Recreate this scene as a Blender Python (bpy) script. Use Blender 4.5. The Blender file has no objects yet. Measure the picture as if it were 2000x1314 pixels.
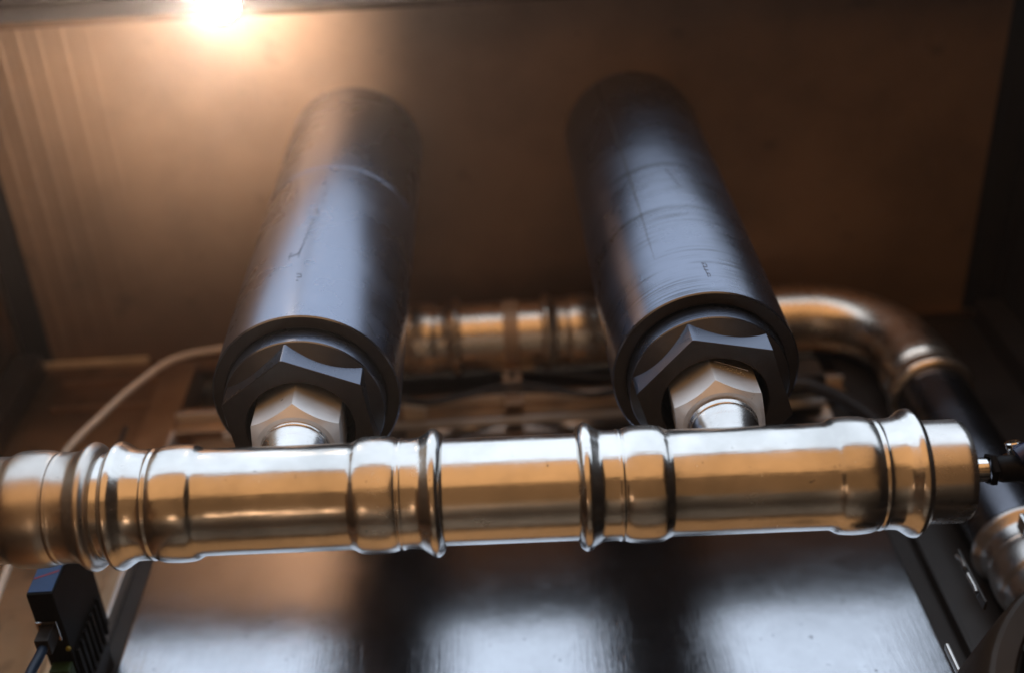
import bpy, bmesh, math, random
from math import sin, cos, pi, radians, sqrt, atan2
from mathutils import Vector, Matrix
random.seed(7)
scene = bpy.context.scene
C = scene.collection

# ------------------------------------------------------------------ camera
FPX = 2326.14
pitch, yaw, roll = 1.0228, 0.0089, -0.0647
fw = Vector((sin(yaw)*cos(pitch), cos(yaw)*cos(pitch), sin(pitch)))
rt0 = Vector((cos(yaw), -sin(yaw), 0)); up0 = rt0.cross(fw)
rt = cos(roll)*rt0 + sin(roll)*up0
up = -sin(roll)*rt0 + cos(roll)*up0
cam = bpy.data.cameras.new('camera'); cam_o = bpy.data.objects.new('camera', cam); C.objects.link(cam_o)
cam_o.matrix_world = Matrix(((rt.x, up.x, -fw.x, 0), (rt.y, up.y, -fw.y, 0), (rt.z, up.z, -fw.z, 0), (0, 0, 0, 1)))
cam.sensor_width = 36; cam.lens = FPX*36/2000
cam.clip_start = 0.01; cam.clip_end = 50
cam.dof.use_dof = True; cam.dof.focus_distance = 0.635; cam.dof.aperture_fstop = 3.5
scene.camera = cam_o

# ------------------------------------------------------------------ world and lights
w = bpy.data.worlds.new("World"); scene.world = w; w.use_nodes = True
w.node_tree.nodes['Background'].inputs[0].default_value = (0.10, 0.05, 0.022, 1)
w.node_tree.nodes['Background'].inputs[1].default_value = 0.15
scene.view_settings.view_transform = 'Standard'; scene.view_settings.look = 'None'
scene.view_settings.exposure = 0; scene.view_settings.gamma = 1

def area(name, c, sx, sy, direction, L, col):
    l = bpy.data.lights.new(name, 'AREA'); l.shape = 'RECTANGLE'; l.size = sx; l.size_y = sy
    l.energy = L*pi*sx*sy; l.color = col
    o = bpy.data.objects.new(name, l); C.objects.link(o); o.location = c
    o.rotation_euler = Vector(direction).to_track_quat('-Z', 'Y').to_euler()
    return o
DAY = (0.77, 0.89, 1.04); WARM = (1.0, 0.51, 0.20)
# hall windows in front of the cabinet (behind the camera), with piers between them
for x0, x1 in ((-4.4, -1.72), (-1.68, 1.68), (1.72, 4.4)):
    area('window_light', ((x0+x1)/2, -1.3, 2.35), x1-x0, 3.2, (0, 1, 0), 1.75, DAY)
# the same windows carried on overhead as a glazed roof strip
for x0, x1 in ((-4.4, -1.72), (-1.68, 1.68), (1.72, 4.4)):
    area('roof_light', ((x0+x1)/2, -.74, 3.96), x1-x0, 1.1, (0, 0, -1), 1.75, DAY)
# warm timber-coloured lower hall, lit
area('warm_light', (-0.95, -1.32, -0.15), 3.9, 1.65, (0, 1, 0), 0.95, WARM)

# warm floor of the hall, dimly lit, under and in front of the cabinet
area('floor_bounce_light', (-.1, -.35, -1.30), 2.6, 1.9, (0, .15, 1), .20, (1, .50, .20))
# added unseen fill lamp low at the left, under the pipes, throwing its warm light up into the cabinet
area('low_fill_light', (-.26, .33, -.12), .14, .14, (.10, .12, 1), 7.0, (1, .60, .34))

HAZE = .034
# ------------------------------------------------------------------ helpers
def tag(o, label=None, cat=None, group=None, kind=None):
    if label: o['label'] = label
    if cat: o['category'] = cat
    if group: o['group'] = group
    if kind: o['kind'] = kind
    return o
def thing(name, label, cat, loc=(0, 0, 0), group=None):
    o = bpy.data.objects.new(name, None); C.objects.link(o); o.location = loc; o.empty_display_size = .02
    return tag(o, label, cat, group)
def mesh(name, V, F, mat, parent=None, smooth=True, ang=32):
    me = bpy.data.meshes.new(name); me.from_pydata([tuple(v) for v in V], [], F); me.validate(); me.update()
    bm = bmesh.new(); bm.from_mesh(me); bmesh.ops.recalc_face_normals(bm, faces=bm.faces); bm.to_mesh(me); bm.free()
    if smooth:
        me.shade_smooth()
        try: me.set_sharp_from_angle(angle=radians(ang))
        except Exception: pass
    me.materials.append(mat)
    o = bpy.data.objects.new(name, me); C.objects.link(o)
    if parent:
        o.parent = parent
        bpy.context.view_layer.update()
        o.matrix_parent_inverse = parent.matrix_world.inverted()
    return o
def basis(o, ax):
    ax = Vector(ax).normalized(); a = Vector((0, 0, 1)) if abs(ax.z) < .9 else Vector((0, -1, 0))
    u = ax.cross(a).normalized(); v = u.cross(ax).normalized()   # v close to a
    return Vector(o), ax, u, v
def catmull(P, n=5):
    out = []
    for i in range(len(P)-1):
        p0 = P[max(i-1, 0)]; p1 = P[i]; p2 = P[i+1]; p3 = P[min(i+2, len(P)-1)]
        for k in range(n):
            t = k/n
            out.append(tuple(.5*((2*p1[j]) + (-p0[j]+p2[j])*t + (2*p0[j]-5*p1[j]+4*p2[j]-p3[j])*t*t + (-p0[j]+3*p1[j]-3*p2[j]+p3[j])*t**3) for j in range(len(p1))))
    out.append(tuple(P[-1])); return out
def lathe(name, prof, o, ax, mat, parent=None, n=96, ang=32, capped=False, dent=None):
    """prof: list of (s along axis, radius)"""
    O, A, U, W = basis(o, ax); V = []; F = []
    for s, r in prof:
        for k in range(n):
            t = 2*pi*k/n; rr = r + (dent(s, t) if dent else 0)
            V.append(O + A*s + (U*cos(t)+W*sin(t))*rr)
    m = len(prof)
    for i in range(m-1):
        for k in range(n):
            a = i*n+k; b = i*n+(k+1) % n
            F.append((a, b, b+n, a+n))
    if capped:
        F.append(tuple(range(n))); F.append(tuple((m-1)*n+k for k in range(n)))
    return mesh(name, V, F, mat, parent, ang=ang)
def boxes(name, L, mat, parent=None, bevel=0.0):
    V = []; F = []
    for (x0, x1, y0, y1, z0, z1) in L:
        b = len(V)
        V += [(x, y, z) for z in (z0, z1) for y in (y0, y1) for x in (x0, x1)]
        F += [tuple(b+i for i in f) for f in ((0, 2, 3, 1), (4, 5, 7, 6), (0, 1, 5, 4), (2, 6, 7, 3), (0, 4, 6, 2), (1, 3, 7, 5))]
    o = mesh(name, V, F, mat, parent, smooth=False)
    if bevel:
        bm = bmesh.new(); bm.from_mesh(o.data)
        bmesh.ops.bevel(bm, geom=list(bm.edges), offset=bevel, segments=2, affect='EDGES', profile=.6)
        bm.to_mesh(o.data); bm.free(); o.data.shade_smooth()
        o.data.set_sharp_from_angle(angle=radians(12))
    return o
def tube(name, P, r, mat, parent=None, n=14, sub=8, cap=True):
    if sub > 1: P = catmull([tuple(p) for p in P], sub)
    P = [Vector(p) for p in P]; V = []; F = []; u = None
    for i, p in enumerate(P):
        t = (P[min(i+1, len(P)-1)]-P[max(i-1, 0)]).normalized()
        if u is None: u = t.orthogonal().normalized()
        u = (u - t*u.dot(t)).normalized(); v = t.cross(u)
        rr = r(i/(len(P)-1)) if callable(r) else r
        for k in range(n):
            a = 2*pi*k/n; V.append(p+(u*cos(a)+v*sin(a))*rr)
    for i in range(len(P)-1):
        for k in range(n):
            a = i*n+k; b = i*n+(k+1) % n; F.append((a, b, b+n, a+n))
    if cap: F.append(tuple(range(n))); F.append(tuple((len(P)-1)*n+k for k in range(n)))
    return mesh(name, V, F, mat, parent, ang=60)

# ------------------------------------------------------------------ materials
class NT:
    def __init__(s, name):
        s.m = bpy.data.materials.new(name); s.m.use_nodes = True; s.t = s.m.node_tree; s.b = s.t.nodes['Principled BSDF']
    def n(s, typ, **k):
        x = s.t.nodes.new(typ)
        for a, v in k.items(): setattr(x, a, v)
        return x
    def l(s, a, b): s.t.links.new(a, b)
    def coords(s, scale=(1, 1, 1), rot=(0, 0, 0)):
        g = s.n('ShaderNodeNewGeometry'); mp = s.n('ShaderNodeMapping')
        mp.inputs['Scale'].default_value = scale; mp.inputs['Rotation'].default_value = rot
        s.l(g.outputs['Position'], mp.inputs['Vector']); return mp.outputs[0]
    def noise(s, vec, scale, detail=3, rough=.5, dist=0):
        x = s.n('ShaderNodeTexNoise'); x.inputs['Scale'].default_value = scale; x.inputs['Detail'].default_value = detail
        x.inputs['Roughness'].default_value = rough; x.inputs['Distortion'].default_value = dist
        s.l(vec, x.inputs['Vector']); return x.outputs['Fac']
    def ramp(s, fac, stops):
        r = s.n('ShaderNodeValToRGB'); e = r.color_ramp.elements
        for i, (p, c) in enumerate(stops):
            x = e[i] if i < 2 else e.new(p)
            x.position = p; x.color = (c, c, c, 1) if isinstance(c, (int, float)) else (*c, 1)
        s.l(fac, r.inputs[0]); return r.outputs[0]
    def mixc(s, fac, a, b, typ='MIX'):
        x = s.n('ShaderNodeMix', data_type='RGBA', blend_type=typ)
        for i, v in ((0, fac), (6, a), (7, b)):
            if isinstance(v, (int, float)): x.inputs[i].default_value = v
            elif isinstance(v, tuple): x.inputs[i].default_value = (*v, 1)
            else: s.l(v, x.inputs[i])
        return x.outputs[2]
    def bump(s, h, strength, dist, prev=None):
        x = s.n('ShaderNodeBump'); x.inputs['Strength'].default_value = strength; x.inputs['Distance'].default_value = dist
        s.l(h, x.inputs['Height'])
        if prev is not None: s.l(prev, x.inputs['Normal'])
        return x.outputs[0]
def steel(name, col=(.72, .70, .67), rough=.16, rvar=.07, brush=(3, 200, 200), bstr=.08, speck=True, stain=.25, wavy=0.0, big=14, smudge=.09):
    N = NT(name); b = N.b; b.inputs['Metallic'].default_value = 1
    p = N.coords(); pb = N.coords(scale=brush)
    n1 = N.noise(p, big, 4, .6); n2 = N.noise(pb, 4, 3, .6); n3 = N.noise(p, 260, 2, .5)
    r = N.n('ShaderNodeMapRange'); r.inputs['To Min'].default_value = max(.02, rough-rvar); r.inputs['To Max'].default_value = rough+rvar
    mm = N.n('ShaderNodeMath', operation='ADD'); N.l(n1, mm.inputs[0]); N.l(n2, mm.inputs[1])
    hh = N.n('ShaderNodeMath', operation='MULTIPLY'); N.l(mm.outputs[0], hh.inputs[0]); hh.inputs[1].default_value = .5
    N.l(hh.outputs[0], r.inputs[0]); N.l(r.outputs[0], b.inputs['Roughness'])
    sm = N.ramp(N.noise(N.coords(scale=(1, 1.6, 1.6)), 48, 5, .7, .6), [(.46, 0.0), (.70, smudge)])
    ad = N.n('ShaderNodeMath', operation='ADD'); N.l(r.outputs[0], ad.inputs[0]); N.l(sm, ad.inputs[1]); N.l(ad.outputs[0], b.inputs['Roughness'])
    st = N.ramp(n1, [(.35, tuple(c*(1-stain) for c in col)), (.62, col)])
    if speck:
        sp = N.ramp(N.noise(p, 170, 2, .7), [(.70, 0.0), (.76, 1.0)])
        st = N.mixc(sp, st, tuple(c*.45 for c in col))
    N.l(st, b.inputs['Base Color'])
    bp = N.bump(n2, bstr, .0006)
    if wavy: bp = N.bump(N.noise(p, 60, 2, .5), wavy, .002, bp)
    N.l(bp, b.inputs['Normal'])
    return N.m
def plain(name, col, rough=.5, metal=0.0, nscale=60, var=.25, bump=.05, spec=.5):
    N = NT(name); b = N.b; b.inputs['Metallic'].default_value = metal; b.inputs['Specular IOR Level'].default_value = spec
    p = N.coords(); n = N.noise(p, nscale, 4, .6)
    N.l(N.ramp(n, [(.3, tuple(c*(1-var) for c in col)), (.7, tuple(min(1, c*(1+var*.4)) for c in col))]), b.inputs['Base Color'])
    N.l(N.ramp(N.noise(p, nscale*.4, 3), [(.3, max(0.02, rough-.07)), (.7, min(1, rough+.07))]), b.inputs['Roughness'])
    N.l(N.bump(n, bump, .001), b.inputs['Normal'])
    return N.m
M_pipe = steel('polished_stainless_pipe', rough=.185, rvar=.06, brush=(4, 260, 260), wavy=.04)
M_fit = steel('formed_stainless_fitting', rough=.19, rvar=.07, brush=(12, 160, 160), bstr=.10, wavy=.12, stain=.3)
M_neck = steel('turned_neck_steel', col=(.70, .68, .66), rough=.24, rvar=.08, brush=(30, 30, 300), bstr=.12, stain=.35)
M_satin = steel('satin_stainless_coupling', col=(.60, .56, .52), rough=.30, rvar=.06, brush=(260, 60, 60), bstr=.1, wavy=.05)
M_plug = steel('turned_stainless_plug', col=(.70, .67, .64), rough=.24, rvar=.04, brush=(60, 20, 20), bstr=.03)
M_nut = steel('machined_nut_steel', col=(.95, .95, .95), rough=.48, rvar=.08, brush=(60, 60, 30), bstr=.06)
M_nut.node_tree.nodes['Principled BSDF'].inputs['Metallic'].default_value = .72
M_back = steel('dull_stainless_pipe', col=(.90, .80, .68), rough=.27, rvar=.06, brush=(4, 200, 200), wavy=.05)
M_ceil = steel('ceiling_sheet_steel', col=(.30, .20, .13), rough=.50, rvar=.06, brush=(90, 3, 90), bstr=.25, stain=.30, big=9)
def stains(m, scale, lo, hi, k):
    t = m.node_tree; b = t.nodes['Principled BSDF']; src = b.inputs['Base Color'].links[0].from_socket
    g = t.nodes.new('ShaderNodeNewGeometry'); n = t.nodes.new('ShaderNodeTexNoise'); n.inputs['Scale'].default_value = scale; n.inputs['Detail'].default_value = 2.5
    t.links.new(g.outputs['Position'], n.inputs['Vector']); r = t.nodes.new('ShaderNodeValToRGB')
    r.color_ramp.elements[0].position = lo; r.color_ramp.elements[0].color = (1, 1, 1, 1)
    r.color_ramp.elements[1].position = hi; r.color_ramp.elements[1].color = (k, k, k, 1)
    x = t.nodes.new('ShaderNodeMix'); x.data_type = 'RGBA'; x.blend_type = 'MULTIPLY'; x.inputs[0].default_value = 1
    t.links.new(n.outputs['Fac'], r.inputs[0]); t.links.new(src, x.inputs[6]); t.links.new(r.outputs[0], x.inputs[7]); t.links.new(x.outputs[2], b.inputs['Base Color'])
M_ceil.node_tree.nodes['Principled BSDF'].inputs['Metallic'].default_value = .55
stains(M_ceil, 26, .66, .76, .72)
M_wall = steel('wall_sheet_steel', col=(.42, .285, .175), rough=.40, rvar=.06, brush=(90, 90, 3), bstr=.2, stain=.35, big=11)
M_door = steel('brushed_door_steel', col=(.48, .49, .52), rough=.13, rvar=.03, smudge=.025, brush=(330, 330, 4), bstr=.13, stain=.15, wavy=.02)
stains(M_wall, 30, .58, .72, .6)
M_frame = steel('frame_sheet_steel', col=(.56, .40, .26), rough=.35, rvar=.06, brush=(90, 90, 3), bstr=.15)
M_edge = steel('bright_cut_edge', col=(.80, .78, .76), rough=.35, rvar=.05)
M_edge.node_tree.nodes['Principled BSDF'].inputs['Metallic'].default_value = .45
M_dark = plain('dark_gasket_rubber', (.018, .014, .012), .55)
M_dark_and_shade = plain('dark_and_shaded_steel', (.020, .015, .012), .45)  # dark parts, and the near-black shade coloured onto the cabinet's right side
M_brack = plain('galvanised_bracket', (.50, .36, .25), .45, .3)
M_white = plain('white_hose_plastic', (.76, .64, .52), .42)
M_clip = plain('cream_plastic_clip', (.60, .48, .34), .45)
M_blackp = plain('black_plastic', (.005, .0045, .005), .5, spec=.12)
M_cable = plain('black_cable_sheath', (.014, .010, .009), .45)
M_bluec = plain('dark_blue_cable', (.010, .030, .07), .45)
M_bluel = plain('blue_label_film', (.001, .055, .19), .4)
M_redp = plain('red_printed_line', (.35, .02, .03), .5)
M_green = plain('green_terminal_plastic', (.03, .07, .015), .5)
M_yellow = plain('yellow_lens', (.45, .38, .04), .3)
M_blueh = plain('blue_handle_coating', (.010, .018, .07), .35)
M_chrome = steel('chromed_brass', col=(.80, .79, .77), rough=.10, rvar=.04, brush=(60, 60, 60), bstr=.03)
M_darkpipe = plain('dark_coated_pipe', (.16, .165, .19), .26, 1.0, var=.15)
M_rim = plain('dull_brown_rim', (.022, .015, .009), .5)
M_header = plain('brown_painted_header', (.075, .045, .025), .8, spec=.1)
M_ink = plain('dark_ink', (.03, .03, .045), .5)

def black_body(name, ringy, k=1.0):
    N = NT(name); b = N.b; b.inputs['Metallic'].default_value = 1.0
    p = N.coords(); pz = N.coords(scale=(2.5, 2.5, 230)); pz2 = N.coords(scale=(1.5, 1.5, 90))
    n1 = N.noise(p, 20, 4, .6); nz = N.noise(pz, 3.2, 2, .7); nz2 = N.noise(pz2, 3, 2, .6)
    band = N.ramp(N.noise(N.coords(scale=(9, 9, 26)), 2.2, 3, .6), [(.42, 0.0), (.62, 1.0)])
    base = N.ramp(n1, [(.3, (.19*k, .212*k, .275*k)), (.7, (.225*k, .25*k, .32*k))])
    if ringy:
        ln = N.ramp(nz, [(.40, 0.0), (.50, 1.0)])
        mlt = N.n('ShaderNodeMath', operation='SUBTRACT'); mlt.inputs[0].default_value = 1; N.l(ln, mlt.inputs[1])
        m2 = N.n('ShaderNodeMath', operation='MULTIPLY'); N.l(mlt.outputs[0], m2.inputs[0]); N.l(band, m2.inputs[1])
        base = N.mixc(m2.outputs[0], base, (.075, .082, .10))
    N.l(base, b.inputs['Base Color'])
    N.l(N.ramp(n1, [(.3, .24), (.7, .32)]), b.inputs['Roughness'])
    hb = N.bump(nz, .34 if ringy else .03, .0003); hb = N.bump(nz2, .06 if ringy else .008, .0006, hb)
    N.l(hb, b.inputs['Normal'])
    return N.m
M_bl1 = black_body('black_turned_body_smooth', False)
M_bl2 = black_body('black_turned_body_ringed', True, .88)
M_flat = black_body('black_milled_flat', False, .55)
M_blface = plain('black_machined_face', (.022, .016, .013), .40, nscale=300, bump=.08, spec=.35)

# ------------------------------------------------------------------ cabinet (setting)
ZC = .9377
def struct(name, o): o.name = name; return tag(o, kind='structure')
# ceiling sheet with shallow pressed ribs at its left side
def ceiling():
    V = []; F = []
    xs = []
    x = -.417
    ribs = [-.405, -.389, -.373, -.357, -.338, -.318]
    pts = [(-.417, 0)]
    for i, rx in enumerate(ribs):
        d = [.0007, .0006, .0005, .0004, .0003, .0002][i]
        pts += [(rx-.003, 0), (rx-.0015, -d), (rx+.0015, -d), (rx+.003, 0)]
    pts += [(.42, 0)]
    for (x, dz) in pts:
        V += [(x, .256, ZC+dz), (x, .60, ZC+dz), (x, .256, ZC+dz+.002), (x, .60, ZC+dz+.002)]
    n = len(pts)
    for i in range(n-1):
        a = 4*i; b = a+4
        F += [(a, a+1, b+1, b), (a+2, b+2, b+3, a+3), (a, b, b+2, a+2), (a+1, a+3, b+3, b+1)]
    F += [(0, 2, 3, 1), (4*n-4, 4*n-3, 4*n-1, 4*n-2)]
    return mesh('ceiling', V, F, M_ceil, smooth=False)
struct('ceiling', ceiling())
struct('wall_back', boxes('wall_back', [(-.448, -.3085, .577, .580, 0, ZC-.001), 
                                        (-.3085, .3085, .577, .580, .9185, ZC-.001)], M_wall))
struct('wall_back_right', boxes('wall_back_right', [(.3087, .453, .577, .580, 0, ZC-.001)], M_dark_and_shade))  # shade of the right side put into the wall colour
struct('wall_left', boxes('wall_left', [(-.451, -.448, .10, .60, -.1, .975)], M_wall))
struct('wall_right', boxes('wall_right', [(.4532, .456, .10, .60, -.1, .975)], M_dark_and_shade))  # coloured near-black for shade, unlike the left wall
struct('recess_back', boxes('recess_back', [(-.32, .32, .604, .607, 0, .93)], M_wall))
struct('ceiling_slot', boxes('ceiling_slot', [(-.448, -.417, .25, .60, .9425, .9445), (.42, .4532, .25, .60, .9425, .9445)], M_dark))
struct('cabinet_floor', boxes('cabinet_floor', [(-.451, .456, .30, .607, -.012, -.002)], M_wall))

# ceiling header profile along the open front
h = thing('header_profile', 'folded steel header along the top front edge of the ceiling', 'profile', (0, .24, .93))
boxes('web', [(-.448, .4532, .2500, .2555, .9060, .965)], M_header, h)
boxes('lip', [(-.448, .4532, .240, .2495, .950, .953)], M_dark_and_shade, h)
# side rails
for sx, lab in ((-1, 'thin bright angle rail where the left wall meets the ceiling'), (1, 'thin dark angle rail where the right wall meets the ceiling')):
    r = thing('corner_rail', lab, 'rail', (sx*.445, .42, .93))
    xw = -.448 if sx < 0 else .4532
    x0, x1 = sorted((xw, xw-sx*.0045))
    boxes('flange', [(x0, x1, .256, .576, .928, .9415)], M_frame if sx < 0 else M_dark_and_shade, r, .0006)
    x0, x1 = sorted((xw-sx*.005, xw-sx*.024))
    boxes('seal', [(x0, x1, .256, .576, .9395, .942)], M_dark, r)
# corner posts
for sx, lab in ((-1, 'dark square corner post at the left back edge of the cabinet'), (1, 'dark square corner post at the right back edge of the cabinet')):
    xw = -.448 if sx < 0 else .4532
    x0, x1 = sorted((xw-sx*.001, xw-sx*.026))
    o = boxes('corner_post', [(x0, x1, .555, .5765, 0, .927)], M_dark_and_shade, None, .001)
    tag(o, lab, 'post')
# bright trim strips in the top back corner
for x0, x1, lab in ((-.440, -.330, 'short pale trim strip along the back top corner at left'), (.373, .445, 'short dull trim strip along the back top corner at right')):
    o = boxes('trim_strip', [(x0, x1, .5705, .5765, .9335, .9372)], M_clip if x0 < 0 else M_frame, None, .0005)
    tag(o, lab, 'trim')
# seam ledges on the back wall left
for z, lab in ((.905, 'upper narrow folded ledge on the back wall beside the white hose'), (.865, 'lower narrow folded ledge on the back wall beside the white hose')):
    o = boxes('wall_ledge', [(-.40, -.3095, .5735, .5768, z-.002, z+.002)], M_frame, None, .0005)
    tag(o, lab, 'ledge')

# door frame with openings
fr = thing('door_frame', 'brown sheet steel frame round the opening behind the front pipe', 'frame', (0, .57, .5))
boxes('stile', [(-.3085, -.2800, .566, .6035, 0, .918)], M_frame, fr, .0008)
boxes('stile', [(.2800, .3085, .566, .6035, 0, .918)], M_dark_and_shade, fr, .0008)  # right stile darkened in colour to stand for shade
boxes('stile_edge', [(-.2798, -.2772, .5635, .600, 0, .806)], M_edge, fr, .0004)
boxes('stile_edge', [(.2772, .2798, .5655, .600, 0, .806)], M_dark_and_shade, fr, .0004)  # right edge takes the same shade colour
boxes('rail', [(-.2798, .2798, .568, .572, .809, .8434)], M_frame, fr, .0008)
boxes('rail_lip', [(-.2798, .2798, .560, .5678, .8245, .8262)], M_edge, fr, .0003)
boxes('header', [(-.2798, .2798, .568, .572, .9135, .918)], M_frame, fr, .0008)
boxes('gasket', [(-.2768, -.2625, .575, .595, 0, .80), (.2625, .2768, .575, .595, 0, .80)], M_dark, fr)
d = thing('door_panel', 'large brushed steel door panel mirroring the bright windows below the pipe', 'door', (0, .57, .4))
ds = boxes('door_sheet', [(-.262, .262, .570, .5745, 0, .8030)], M_door, d, .0012)
for vtx in ds.data.vertices: vtx.co.y += (vtx.co.z-.66)*.0125      # sheet tilted back to move its window reflections down
boxes('door_edge', [(-.238, .262, .5685, .5745, .8035, .8062)], M_edge, d, .0004)

# ------------------------------------------------------------------ front pipe manifold
AX = Vector((1, .0107, -.0123)).normalized(); O0 = Vector((0, .3801, .4748))
def onax(x): return O0 + AX*(x/AX.x)
END = [(0, .0271), (.0003, .0282), (.0012, .0303), (.0036, .0324), (.0062, .0322), (.0090, .0303), (.0118, .0286), (.0150, .0281), (.0198, .0280),
       (.0212, .0284), (.0222, .0284), (.0232, .0280), (.0243, .0285), (.0275, .0294), (.0330, .0298), (.0385, .0297), (.0425, .0291), (.0455, .0276), (.0472, .0270)]
END_S = catmull(END, 4)
def dent(cx0, sgn):      # three tool marks of the press jaws, on the groove
    def f(s, t):
        return 0
    return f
mani = thing('pipe_manifold', 'bright stainless pipe manifold with two tees running across the front', 'pipe', tuple(onax(0)))
def press_dent(ends):
    def f(s, t):
        v = 0
        for e, sg in ends:
            q = (s-e)*sg
            if .010 < q < .024:   # hexagonal jaw flats beside the bead
                v += -.00035*(.5+.5*cos(6*t))*sin(pi*(q-.010)/.014)
            if .0010 < q < .0100:
                a = (t-1.15*pi) % (2*pi)
                v += -.0005*math.exp(-((min(a, 2*pi-a))/.018)**2)
        return v
    return f
def tee(xl, xr, xb):
    prof = [(xl+s, r) for s, r in END_S] + [(xl+.06, .027), ((xl+xr)/2, .027), (xr-.06, .027)] + [(xr-s, r) for s, r in reversed(END_S)]
    t = lathe('tee_fitting', prof, tuple(O0-AX*0), tuple(AX), M_fit, mani, n=144, dent=press_dent(((xl, 1), (xr, -1))))
    za = onax(xb).z
    c = (xb, .3801, za)
    sp = catmull([(.0180, .0142), (.0225, .0150), (.0260, .0158), (.0300, .0167), (.0335, .0176)], 4) + [(.0345, .0180)] + catmull([(.0350, .0181), (.0370, .0186), (.0390, .0188), (.0396, .0184)], 3) + [(.0399, .0179), (.0402, .0184)] + catmull([(.0404, .0186), (.0418, .0191), (.0432, .0193), (.0440, .0188), (.0443, .0178)], 3) + [(.0446, .0172), (.052, .0172)]
    lathe('branch_stub', sp, c, (0, 0, 1), M_neck, t, n=72)
    return t
XB1, XB2 = -.1162, .1131
tee(-.2035, -.0354, XB1); tee(.0308, .2036, XB2)
lathe('pipe_section', [(-.060, .027), (.055, .027)], tuple(O0), tuple(AX), M_pipe, mani, n=96)
lathe('pipe_section', [(-.235, .0269), (-.170, .0269)], tuple(O0), tuple(AX), M_pipe, mani, n=96)
# left satin coupling, leading out of the picture
cp = [(-.2073-s, r) for s, r in END_S] + [(-.262, .0271), (-.30, .0268), (-.42, .0268)]
lathe('coupling', cp, tuple(O0), tuple(AX), M_satin, mani, n=144, dent=press_dent(((-.2073, -1),)))
# end plug with chamfer and stem
pl = lathe('end_plug', [(.165, .0262), (.2205, .0262), (.2222, .0262), (.2234, .0261), (.2256, .0252), (.2262, .0238), (.2262, .004)], tuple(O0), tuple(AX), M_plug, mani, n=96)
lathe('plug_stem', [(.2256, .0062), (.2382, .0062), (.2390, .0056), (.2390, .001)], tuple(O0), tuple(AX), M_chrome, mani, n=48)

# ------------------------------------------------------------------ small valve at the right end
vo = onax(.2394)
va = thing('shutoff_valve', 'small valve with dark blue lever and bright bolt at the end of the pipe', 'valve', tuple(vo))
def pt(x, dy=0, dz=0): q = onax(x); return (q.x, q.y+dy, q.z+dz)
lathe('valve_nut', [(.2394, .0075), (.2399, .0086), (.2424, .0086), (.2430, .0075)], tuple(O0), tuple(AX), M_blackp, va, n=6, ang=10)
lathe('valve_body', [(.2432, .0050), (.2444, .0062), (.2464, .0068), (.2544, .0068), (.2569, .0078), (.29, .0078)], tuple(O0), tuple(AX), M_blackp, va, n=48, capped=True)
c = (.2553, .3770, .4808)
bo = lathe('bolt', [(-.006, .0034), (0, .0034), (.0006, .0041), (.0030, .0041), (.0036, .0036), (.0036, .0024), (.0022, .0022), (.0022, .0002)], c, (-.15, -.75, .35), M_chrome, va, n=40)
lathe('washer', [(-.0052, .0064), (-.0044, .0068), (-.0034, .0064), (-.0034, .003)], c, (-.15, -.75, .35), M_chrome, va, n=32)
# blue lever handle: flat bent bar with rounded edges
tube('lever_handle', [pt(.2535, -.0075, -.0010), pt(.258, -.0100, -.0005), pt(.266, -.0125, -.0005), pt(.290, -.014, .001), pt(.32, -.014, 0)], .0055, M_blueh, va, n=16)

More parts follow.
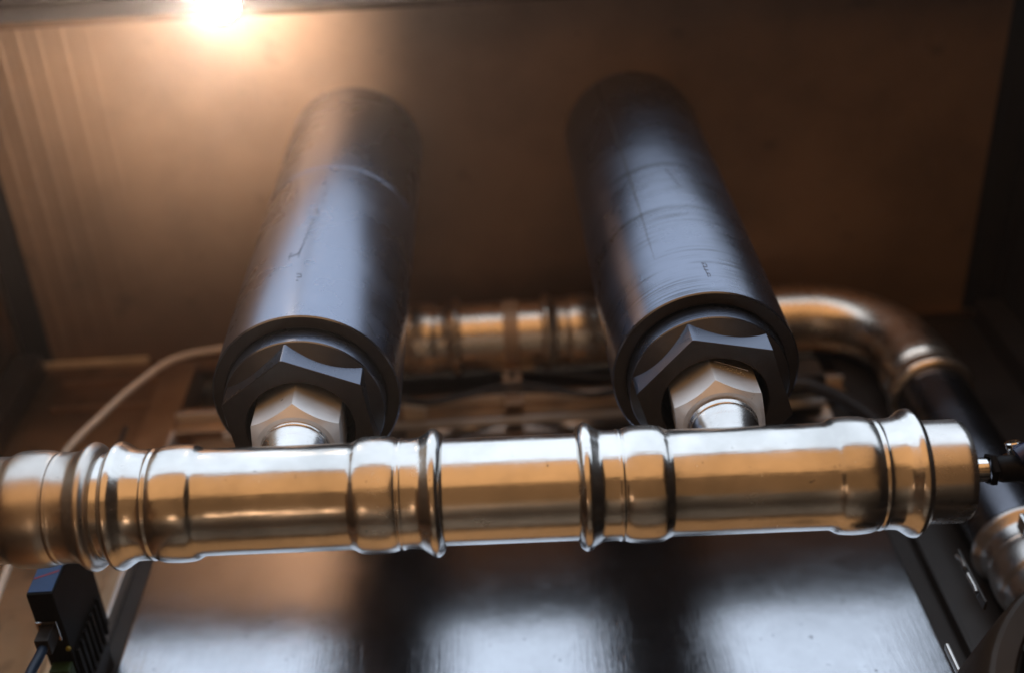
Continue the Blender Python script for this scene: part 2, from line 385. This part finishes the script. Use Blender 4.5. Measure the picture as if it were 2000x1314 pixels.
# ------------------------------------------------------------------ black cylinders with union nuts
def hexr(t, R, ph):
    a = ((t-ph+pi/6) % (pi/3)) - pi/6   # 0 at corners
    ap = R*cos(pi/6); return ap/cos(pi/6-abs(a))
def ring_mesh(name, rows, xc, yc, mat, parent, n=216, ang=25):
    """rows: list of functions t -> (r, z)"""
    V = []; F = []
    for f in rows:
        for k in range(n):
            t = 2*pi*k/n; r, z = f(t); V.append((xc+r*cos(t), yc+r*sin(t), z))
    for i in range(len(rows)-1):
        for k in range(n):
            a = i*n+k; b = i*n+(k+1) % n; F.append((a, b, b+n, a+n))
    return mesh(name, V, F, mat, parent, ang=ang)
YC = .3801; RC = .0537; ZB = .5693
def cylinder(xc, mat, hexph, nutph, label):
    t = thing('filter_cylinder', label, 'cylinder', (xc, YC, ZB), 'black cylinders standing on the front pipe')
    body = [(ZC-.0008, .001), (ZC-.0008, RC)]
    if xc < 0: body += [(.7765, RC), (.7758, RC-.0004), (.7745, RC-.0004), (.7738, RC)]
    body += [(ZB+.0008, RC), (ZB, RC-.0008)]
    lathe('body', body, (xc, YC, 0), (0, 0, 1), mat, t, n=180, ang=25)
    lathe('end_ring', [(ZB, RC-.0009), (ZB-.0001, .0466), (ZB+.0003, .0461), (ZB+.0040, .0461), (ZB+.0040, .0440)], (xc, YC, 0), (0, 0, 1), M_blface, t, n=160)
    lathe('collar', [(ZB+.0039, .0441), (ZB-.0010, .0441), (ZB-.0018, .0455), (.5568, .0455), (.5562, .0449)], (xc, YC, 0), (0, 0, 1), mat, t, n=160)
    ph = radians(hexph); k = 1.35; R = .0450; zbot = .5385; r1 = .0449
    fl = lambda tt: hexr(tt, R, ph)-.0002
    zt = lambda r: .5560 - k*(r1-r)
    ring_mesh('hex_boss_shoulder', [lambda tt: (r1, .5561), lambda tt: ((r1+fl(tt))/2, zt((r1+fl(tt))/2)), lambda tt: (fl(tt), zt(fl(tt)))], xc, YC, M_blface, t)
    ring_mesh('hex_flats', [lambda tt: (fl(tt), zt(fl(tt))), lambda tt: (fl(tt), zbot+.0004)], xc, YC, M_flat, t)
    ring_mesh('hex_boss', [lambda tt: (fl(tt), zbot+.0004), lambda tt: (fl(tt)-.0004, zbot),
                           lambda tt: (.0305, zbot), lambda tt: (.0298, zbot+.0006), lambda tt: (.0298, .566), lambda tt: (.010, .566)], xc, YC, M_blface, t)
    # union nut (hexagon with turned chamfer)
    Rn = .0272; r0 = .0216; zn = .5185; ph2 = radians(nutph)
    hx = lambda tt: hexr(tt, Rn, ph2)
    nut = ring_mesh('union_nut', [lambda tt: (.0172, zn+.003), lambda tt: (.0180, zn), lambda tt: (r0, zn), lambda tt: (hx(tt), zn+.84*(hx(tt)-r0)),
                            lambda tt: (hx(tt), .552), lambda tt: (.018, .556)], xc, YC, M_nut, t, n=216, ang=18)
    return t, nut
c1, n1 = cylinder(XB1, M_bl1, 24, 32, 'left black cylinder with smooth skin and a thin ring scored round it')
c2, n2 = cylinder(XB2, M_bl2, 12, 22, 'right black cylinder with fine turning rings and a dark seam line down it')
# seam line on the right cylinder: a shallow rounded bead
def on_cyl(xc, deg, z, dr=0): a = radians(deg); return (xc+(RC+dr)*cos(a), YC+(RC+dr)*sin(a), z)
tube('seam_line', [on_cyl(XB2, d, z, -.0002) for d, z in ((-122, .935), (-118, .8236), (-116, .7134), (-115.8, .6392), (-115, .5997))], lambda u: .0007*(1-u)+.0001, M_dark_and_shade, c2, n=8, sub=6)
def ink(xc, parent, strokes):
    for st in strokes:
        P = [on_cyl(xc, d, z, .00002) for d, z in st]
        tube('ink_mark', P, .00022, M_ink, parent, n=5, sub=3)
zz = []
base = [(-102.6, .6435), (-99.5, .6440), (-96.9, .6456), (-95.6, .6555), (-94.5, .6692), (-93.4, .6834), (-92.8, .6963)]
for i in range(len(base)-1):
    for k in range(4):
        u = k/4; d_ = base[i][0]*(1-u)+base[i+1][0]*u; z_ = base[i][1]*(1-u)+base[i+1][1]*u
        zz.append((d_+(.7 if (k+i*4) % 2 else -.7), z_))
ink(XB1, c1, [zz, [(-102.4, .6385), (-102.9, .6475), (-101.5, .6475)], [(-93.2, .7000), (-92.2, .7040), (-93.0, .7075)], [(-90.5, .7160), (-88.4, .7175), (-89.0, .7200)],
    [(-89.6, .7250), (-89.2, .7300), (-88.2, .7280), (-88.0, .7330)], [(-88.9, .7370), (-88.0, .7390), (-88.8, .7420)], [(-96.5, .640), (-96.2, .6510)],
    [(-90.6, .6960), (-90.8, .7060)], [(-94.8, .619), (-92.2, .6180)], [(-94.2, .6150), (-91.4, .6145), (-91.9, .6185)], [(-94.0, .6108), (-92.6, .6102)]])
ink(XB2, c2, [[(-90.6, .7405), (-88.9, .7370), (-89.9, .7345), (-88.2, .7320)], [(-88.9, .7285), (-87.0, .7300), (-87.4, .7250), (-86.0, .7265)],
    [(-87.2, .7215), (-85.6, .7200), (-86.3, .7165), (-84.6, .7170)], [(-85.4, .7140), (-83.9, .7120), (-84.4, .7090)],
    [(-88.8, .6035), (-86.6, .6030)], [(-88.4, .5995), (-85.9, .5990), (-86.2, .6030)], [(-88.3, .5955), (-85.8, .5948)], [(-87.6, .5915), (-85.8, .5905), (-86.2, .5875)], [(-88.0, .6030), (-87.2, .5870)]])
# dot-peened marks on the right nut: tiny beads following the flat right of the front corner
ph = radians(22)
def nut_pt(xc, R, phr, side, u, z, lift=0):
    a0 = phr+math.pi/3*side; a1 = a0+math.pi/3
    p = Vector((cos(a0), sin(a0), 0))*R*(1-u)+Vector((cos(a1), sin(a1), 0))*R*u
    nrm = Vector((cos((a0+a1)/2), sin((a0+a1)/2), 0))
    p = p+nrm*lift
    return Vector((xc+p.x, YC+p.y, z))
V = []; F = []
pat = [(.22, 2), (.25, 5), (.27, 0), (.33, 4), (.36, 5), (.37, 2), (.41, 0), (.40, 3), (.45, 1), (.50, 4), (.52, 0), (.57, 3), (.60, 0), (.64, 0), (.66, 2), (.69, 5), (.69, 3), (.71, 1), (.73, -1), (.60, 5), (.47, 5)]
for u, lv in pat:
    c = nut_pt(XB2, .0272, ph, 4, u, .5372+lv*.00075, .00005)
    b = len(V); s = .00034
    V += [c+Vector(q)*s for q in ((1, 0, 0), (-1, 0, 0), (0, 1, 0), (0, -1, 0), (0, 0, 1), (0, 0, -1))]
    F += [(b+i, b+j, b+k) for i in (0, 1) for j in (2, 3) for k in (4, 5)]
mk = mesh('stamped_marks', V, F, M_edge, n2)
tube('stamped_line', [nut_pt(XB2, .0272, ph, 4, .12, .5432, .0001), nut_pt(XB2, .0272, ph, 4, .86, .5432, .0001)], .00025, M_edge, n2, n=6, sub=1)

# ------------------------------------------------------------------ rear pipe
YB, ZBK, RB = .5385, .8870, .0280
rear = thing('rear_pipe', 'dull stainless rear pipe turning down through an elbow at the right', 'pipe', (0, YB, ZBK))
K = RB/.027
ENDB = [(s, r*K) for s, r in END_S]
lathe('pipe_section', [(-.06, RB), (.06, RB)], (0, YB, ZBK), (1, 0, 0), M_back, rear, n=64)
lathe('coupling', [(-.0385-s, r) for s, r in ENDB]+[(-.12, RB)]+[(-.205+s, r) for s, r in reversed(ENDB)], (0, YB, ZBK), (1, 0, 0), M_back, rear, n=80)
lathe('coupling', [(.0300+s, r) for s, r in ENDB]+[(.12, RB), (.20, RB)], (0, YB, ZBK), (1, 0, 0), M_back, rear, n=80)
lathe('end_cap', [(-.214, .0002), (-.214, RB*.9), (-.212, RB*.98), (-.19, RB*.98)], (0, YB, ZBK), (1, 0, 0), M_back, rear, n=64)
XV = .3290; RBend = .078
P = [(.199, YB, ZBK), (XV-RBend, YB, ZBK)]
P += [(XV-RBend+RBend*sin(a), YB, ZBK-RBend+RBend*cos(a)) for a in [i*pi/2/14 for i in range(1, 15)]]
P += [(XV, YB, .800)]
tube('elbow', P, RB*1.005, M_back, rear, n=64, sub=1, cap=False)
lathe('elbow_socket', [(.756+s, r) for s, r in ENDB], (XV, YB, 0), (0, 0, 1), M_back, rear, n=80)
lathe('pipe_section', [(.56, RB*.99), (.78, RB*.99)], (XV, YB, 0), (0, 0, 1), M_darkpipe, rear, n=64)
lathe('lower_coupling', [(.588-s, r) for s, r in ENDB]+[(.52, RB), (.515, .031), (.50, .031), (.497, RB), (.40, RB)], (XV+.001, YB, 0), (0, 0, 1), M_satin, rear, n=80)
# square bosses and strap on the lower coupling
boxes('coupling_lug', [(.316, .330, .500, .5115, .560, .572)], M_chrome, rear, .0012)
boxes('coupling_lug', [(.318, .333, .500, .5115, .525, .540)], M_chrome, rear, .0012)

# pipe clamp
cl = thing('pipe_clamp', 'flat grey metal clamp strap holding the rear pipe between the cylinders', 'clamp', (.003, .55, .81))
lathe('clamp_band', [(-.0025, RB+.0002), (-.0025, RB+.0014), (.0105, RB+.0014), (.0105, RB+.0002)], (0, YB, ZBK), (1, 0, 0), M_brack, cl, n=64)
boxes('clamp_leg', [(-.0050, .0105, .5555, .5590, .806, .866)], M_brack, cl, .0006)
boxes('clamp_foot', [(-.0180, .0220, .5560, .5585, .858, .8625)], M_clip, cl, .0005)
lathe('clamp_screw', [(0, .0032), (.0018, .0030), (.0022, .002), (.0022, .0001)], (.0030, .5554, .846), (0, -1, 0), M_dark_and_shade, cl, n=20)
boxes('gear_block', [(-.088, -.0695, .556, .567, .806, .812)], M_clip, None, .0006)
o = bpy.data.objects['gear_block']; o.name = 'cable_clip'; tag(o, 'small cream cable clip below the black wires beside the left cylinder', 'clip')
o2 = boxes('clip_lug', [(-.088, -.083, .556, .567, .8124, .819), (-.0745, -.0695, .556, .567, .8124, .819)], M_clip, o, .0005)

# wires
def wire(name, P, r, mat, label, group=None, cat='wire'):
    o = tube(name, P, r, mat, None, n=12, sub=8); tag(o, label, cat, group); return o
wire('wire', [(-.16, .553, .842), (-.11, .553, .838), (-.0891, .553, .822), (-.070, .553, .812), (-.0403, .553, .818), (-.0062, .553, .829), (.0276, .553, .824), (.0641, .553, .808), (.0856, .553, .811), (.15, .553, .82)], .0022, M_cable, 'black wire dipping lowest, in front of the frame rail between the cylinders')
wire('wire', [(-.15, .550, .826), (-.085, .550, .808), (-.060, .550, .804), (-.02, .550, .815), (.03, .550, .812), (.07, .550, .802), (.10, .550, .806), (.15, .55, .80)], .0016, M_cable, 'thinner black wire crossing under the other wires between the cylinders')
wire('wire', [(-.15, .556, .868), (-.08, .556, .866), (-.02, .556, .858), (.04, .556, .848), (.09, .556, .836), (.15, .556, .84)], .0016, M_cable, 'upper black wire running just below the rear pipe between the cylinders')
wire('hose', [(-.17, .535, .888), (-.215, .535, .884), (-.2484, .532, .8785), (-.2828, .53, .8635), (-.3053, .53, .8295), (-.3235, .53, .7860), (-.3388, .53, .7391), (-.344, .53, .68), (-.3412, .53, .6149), (-.3395, .53, .5892), (-.333, .53, .50)], .0028, M_white, 'long curved cream white hose arching down behind the left end of the pipe', cat='hose')
wire('thin_rod', [(-.3013, .532, .7695), (-.3011, .532, .7407), (-.3003, .532, .66), (-.2995, .532, .60)], .0020, M_cable, 'short upright thin black rod behind the bead of the front pipe', cat='rod')
wire('hose', [(.20, .555, .81), (.2341, .552, .805), (.2484, .552, .798), (.2636, .551, .780), (.279, .55, .752), (.288, .55, .715), (.292, .55, .66)], .0062, M_cable, 'thick black hose curving down behind the right cylinder', cat='hose')
jb = thing('junction_box', 'small black box where the thick black hose starts behind the right cylinder', 'box', (.247, .56, .82))
boxes('box_body', [(.228, .262, .553, .5655, .812, .842)], M_blackp, jb, .0015)
boxes('box_lid', [(.230, .260, .5508, .5528, .814, .840)], M_cable, jb, .0006)

# ------------------------------------------------------------------ network module low left
X0, X1, Z0, Z1 = -.2845, -.2690, .5165, .575
Y0, Y1 = .470, .552
mod = thing('network_module', 'black network module with a blue front label below the left coupling', 'module', ((X0+X1)/2, .51, Z0))
boxes('housing', [(X0, X1, Y0, Y1, Z0, Z1)], M_blackp, mod, .0012)
boxes('front_label', [(X0+.0008, X1-.0008, Y0-.0005, Y0-.0001, Z0+.0015, Z1-.001)], M_bluel, mod)
# red printed line rising to the right across the label
V = [(X0+.0012, Y0-.0007, .5285), (X1-.0012, Y0-.0007, .5345), (X1-.0012, Y0-.0007, .5357), (X0+.0012, Y0-.0007, .5297)]
mesh('red_line', V, [(0, 1, 2, 3)], M_redp, mod, smooth=False)
boxes('jack_shell', [(-.2835, -.2712, .490, .492, Z0-.0022, Z0-.0004), (-.2835, -.2820, .4922, .505, Z0-.0022, Z0-.0004), (-.2727, -.2712, .4922, .505, Z0-.0022, Z0-.0004)], M_chrome, mod, .0003)
boxes('jack_plug', [(-.2815, -.2732, .4930, .5045, Z0-.014, Z0-.0003)], M_cable, mod, .0008)
lathe('status_lamp', [(0, .0016), (.0010, .0014), (.0014, .0004)], (-.2700, .5135, Z0-.0002), (0, 0, -1), M_yellow, mod, n=16)
boxes('terminal_block', [(-.2822, -.2700, .524, .540, Z0-.0085, Z0-.0003)], M_green, mod, .0008)
for i in range(7):
    z = Z0+.004+i*.0072
    boxes('cooling_fin', [(X1+.0002, X1+.0022, .520, .5515, z, z+.0030)], M_blackp, mod, .0004)
boxes('mounting_foot', [(X0+.003, X1+.002, Y1+.0002, .5765, Z0+.006, Z0+.044)], M_dark_and_shade, mod, .001)
wire('network_cable', [(-.2774, .499, Z0-.013), (-.2778, .499, Z0-.022), (-.2795, .500, .485), (-.281, .502, .465), (-.281, .505, .42)], .0030, M_bluec, 'dark blue network cable hanging from the black module', cat='cable')
wire('signal_wire', [(-.2770, .531, Z0-.008), (-.2760, .531, .497), (-.272, .531, .480), (-.268, .531, .44)], .0018, M_cable, 'thin dark wire hanging from the green terminal of the module', cat='wire')

# ------------------------------------------------------------------ round black housing bottom right
rh = thing('round_housing', 'large black round housing with a dull brown rim in the lower right corner', 'housing', (.31, .47, .365))
RHC = (.305, .455, .352); RHA = (-.12, 1, .30)
lathe('rim', [(.012, .0840), (.002, .0850), (-.004, .0865), (-.0055, .0880), (-.0055, .0965), (-.004, .0985), (.000, .1000), (.012, .1005), (.060, .1005)], RHC, RHA, M_rim, rh, n=120)
lathe('cover', [(-.001, .0843), (.004, .080), (.006, .060), (.006, .001)], RHC, RHA, M_blackp, rh, n=100)
# slim bright latch pieces in front of the frame, lower right
lt = thing('latch', 'slim bright metal latch standing on the dark right frame stile', 'latch', (.27, .50, .52))
tube('latch_arm', [(.2665, .505, .542), (.2672, .503, .535), (.2660, .502, .528)], .0012, M_satin, lt, n=10, sub=4)
tube('latch_arm', [(.2660, .502, .5225), (.2662, .502, .512), (.2655, .502, .507)], .0012, M_satin, lt, n=10, sub=4)
boxes('latch_plate', [(.2680, .2700, .503, .510, .500, .546)], M_dark_and_shade, lt, .001)
lt2 = boxes('frame_pin', [(.2325, .2350, .4985, .5030, .446, .4665)], M_satin, None, .001); tag(lt2, 'small bright pin low beside the round black housing', 'pin')

# ------------------------------------------------------------------ lamp at the top left
LP = Vector((-.1650, .1995, .7400))
la = thing('ceiling_lamp', 'glaring small round lamp at the front edge of the ceiling', 'lamp', tuple(LP))
lathe('lamp_housing', [(.0125, .001), (.0125, .012), (.004, .0145), (0, .0150), (-.0005, .0135), (.0015, .0125)], tuple(LP), (0, 0, 1), M_dark_and_shade, la, n=48)
Ml = bpy.data.materials.new('glowing_lens'); Ml.use_nodes = True
e = Ml.node_tree.nodes['Principled BSDF']; e.inputs['Emission Color'].default_value = (1, .80, .60, 1); e.inputs['Emission Strength'].default_value = 16
lathe('lamp_lens', [(.0014, .0124), (-.002, .0105), (-.0040, .006), (-.0045, .0002)], tuple(LP), (0, 0, 1), Ml, la, n=40)
boxes('lamp_stem', [(-.1690, -.1610, .1955, .2035, .7528, .9700)], M_dark_and_shade, la)
sp_ = bpy.data.lights.new('lamp_light', 'SPOT'); sp_.energy = 6.0; sp_.color = (1, .76, .58); sp_.shadow_soft_size = .012
sp_.spot_size = radians(112); sp_.spot_blend = 1
spo = bpy.data.objects.new('lamp_light', sp_); C.objects.link(spo); spo.location = (-.2000, .2450, .7550); spo.rotation_euler = (radians(180-8), radians(-16), 0)
spo.parent = la
bpy.context.view_layer.update(); spo.matrix_parent_inverse = la.matrix_world.inverted()

pg = bpy.data.lights.new('lamp_glow', 'SPOT'); pg.spot_size = radians(70); pg.spot_blend = 1; pg.energy = 7.5; pg.color = (1, .84, .73); pg.shadow_soft_size = .0045
pgo = bpy.data.objects.new('lamp_glow', pg); C.objects.link(pgo); pgo.location = (LP.x, LP.y-.004, LP.z-.0125); pgo.rotation_euler = (-LP-Vector((.02,.06,0))).to_track_quat('-Z', 'Y').to_euler()
pgo.parent = la; bpy.context.view_layer.update(); pgo.matrix_parent_inverse = la.matrix_world.inverted()

# ------------------------------------------------------------------ haze volume added to give the lamp its bloom
M_h = bpy.data.materials.new('bloom_haze'); M_h.use_nodes = True
nt = M_h.node_tree
for nd in list(nt.nodes):
    if nd.type != 'OUTPUT_MATERIAL': nt.nodes.remove(nd)
pv = nt.nodes.new('ShaderNodeVolumePrincipled'); pv.inputs['Color'].default_value = (1, .93, .86, 1)
pv.inputs['Density'].default_value = HAZE; pv.inputs['Anisotropy'].default_value = .88
nt.links.new(pv.outputs[0], [n for n in nt.nodes if n.type == 'OUTPUT_MATERIAL'][0].inputs['Volume'])
hz = boxes('haze', [(-.62, .62, -.35, .70, -1.15, 1.04)], M_h); tag(hz, kind='stuff')
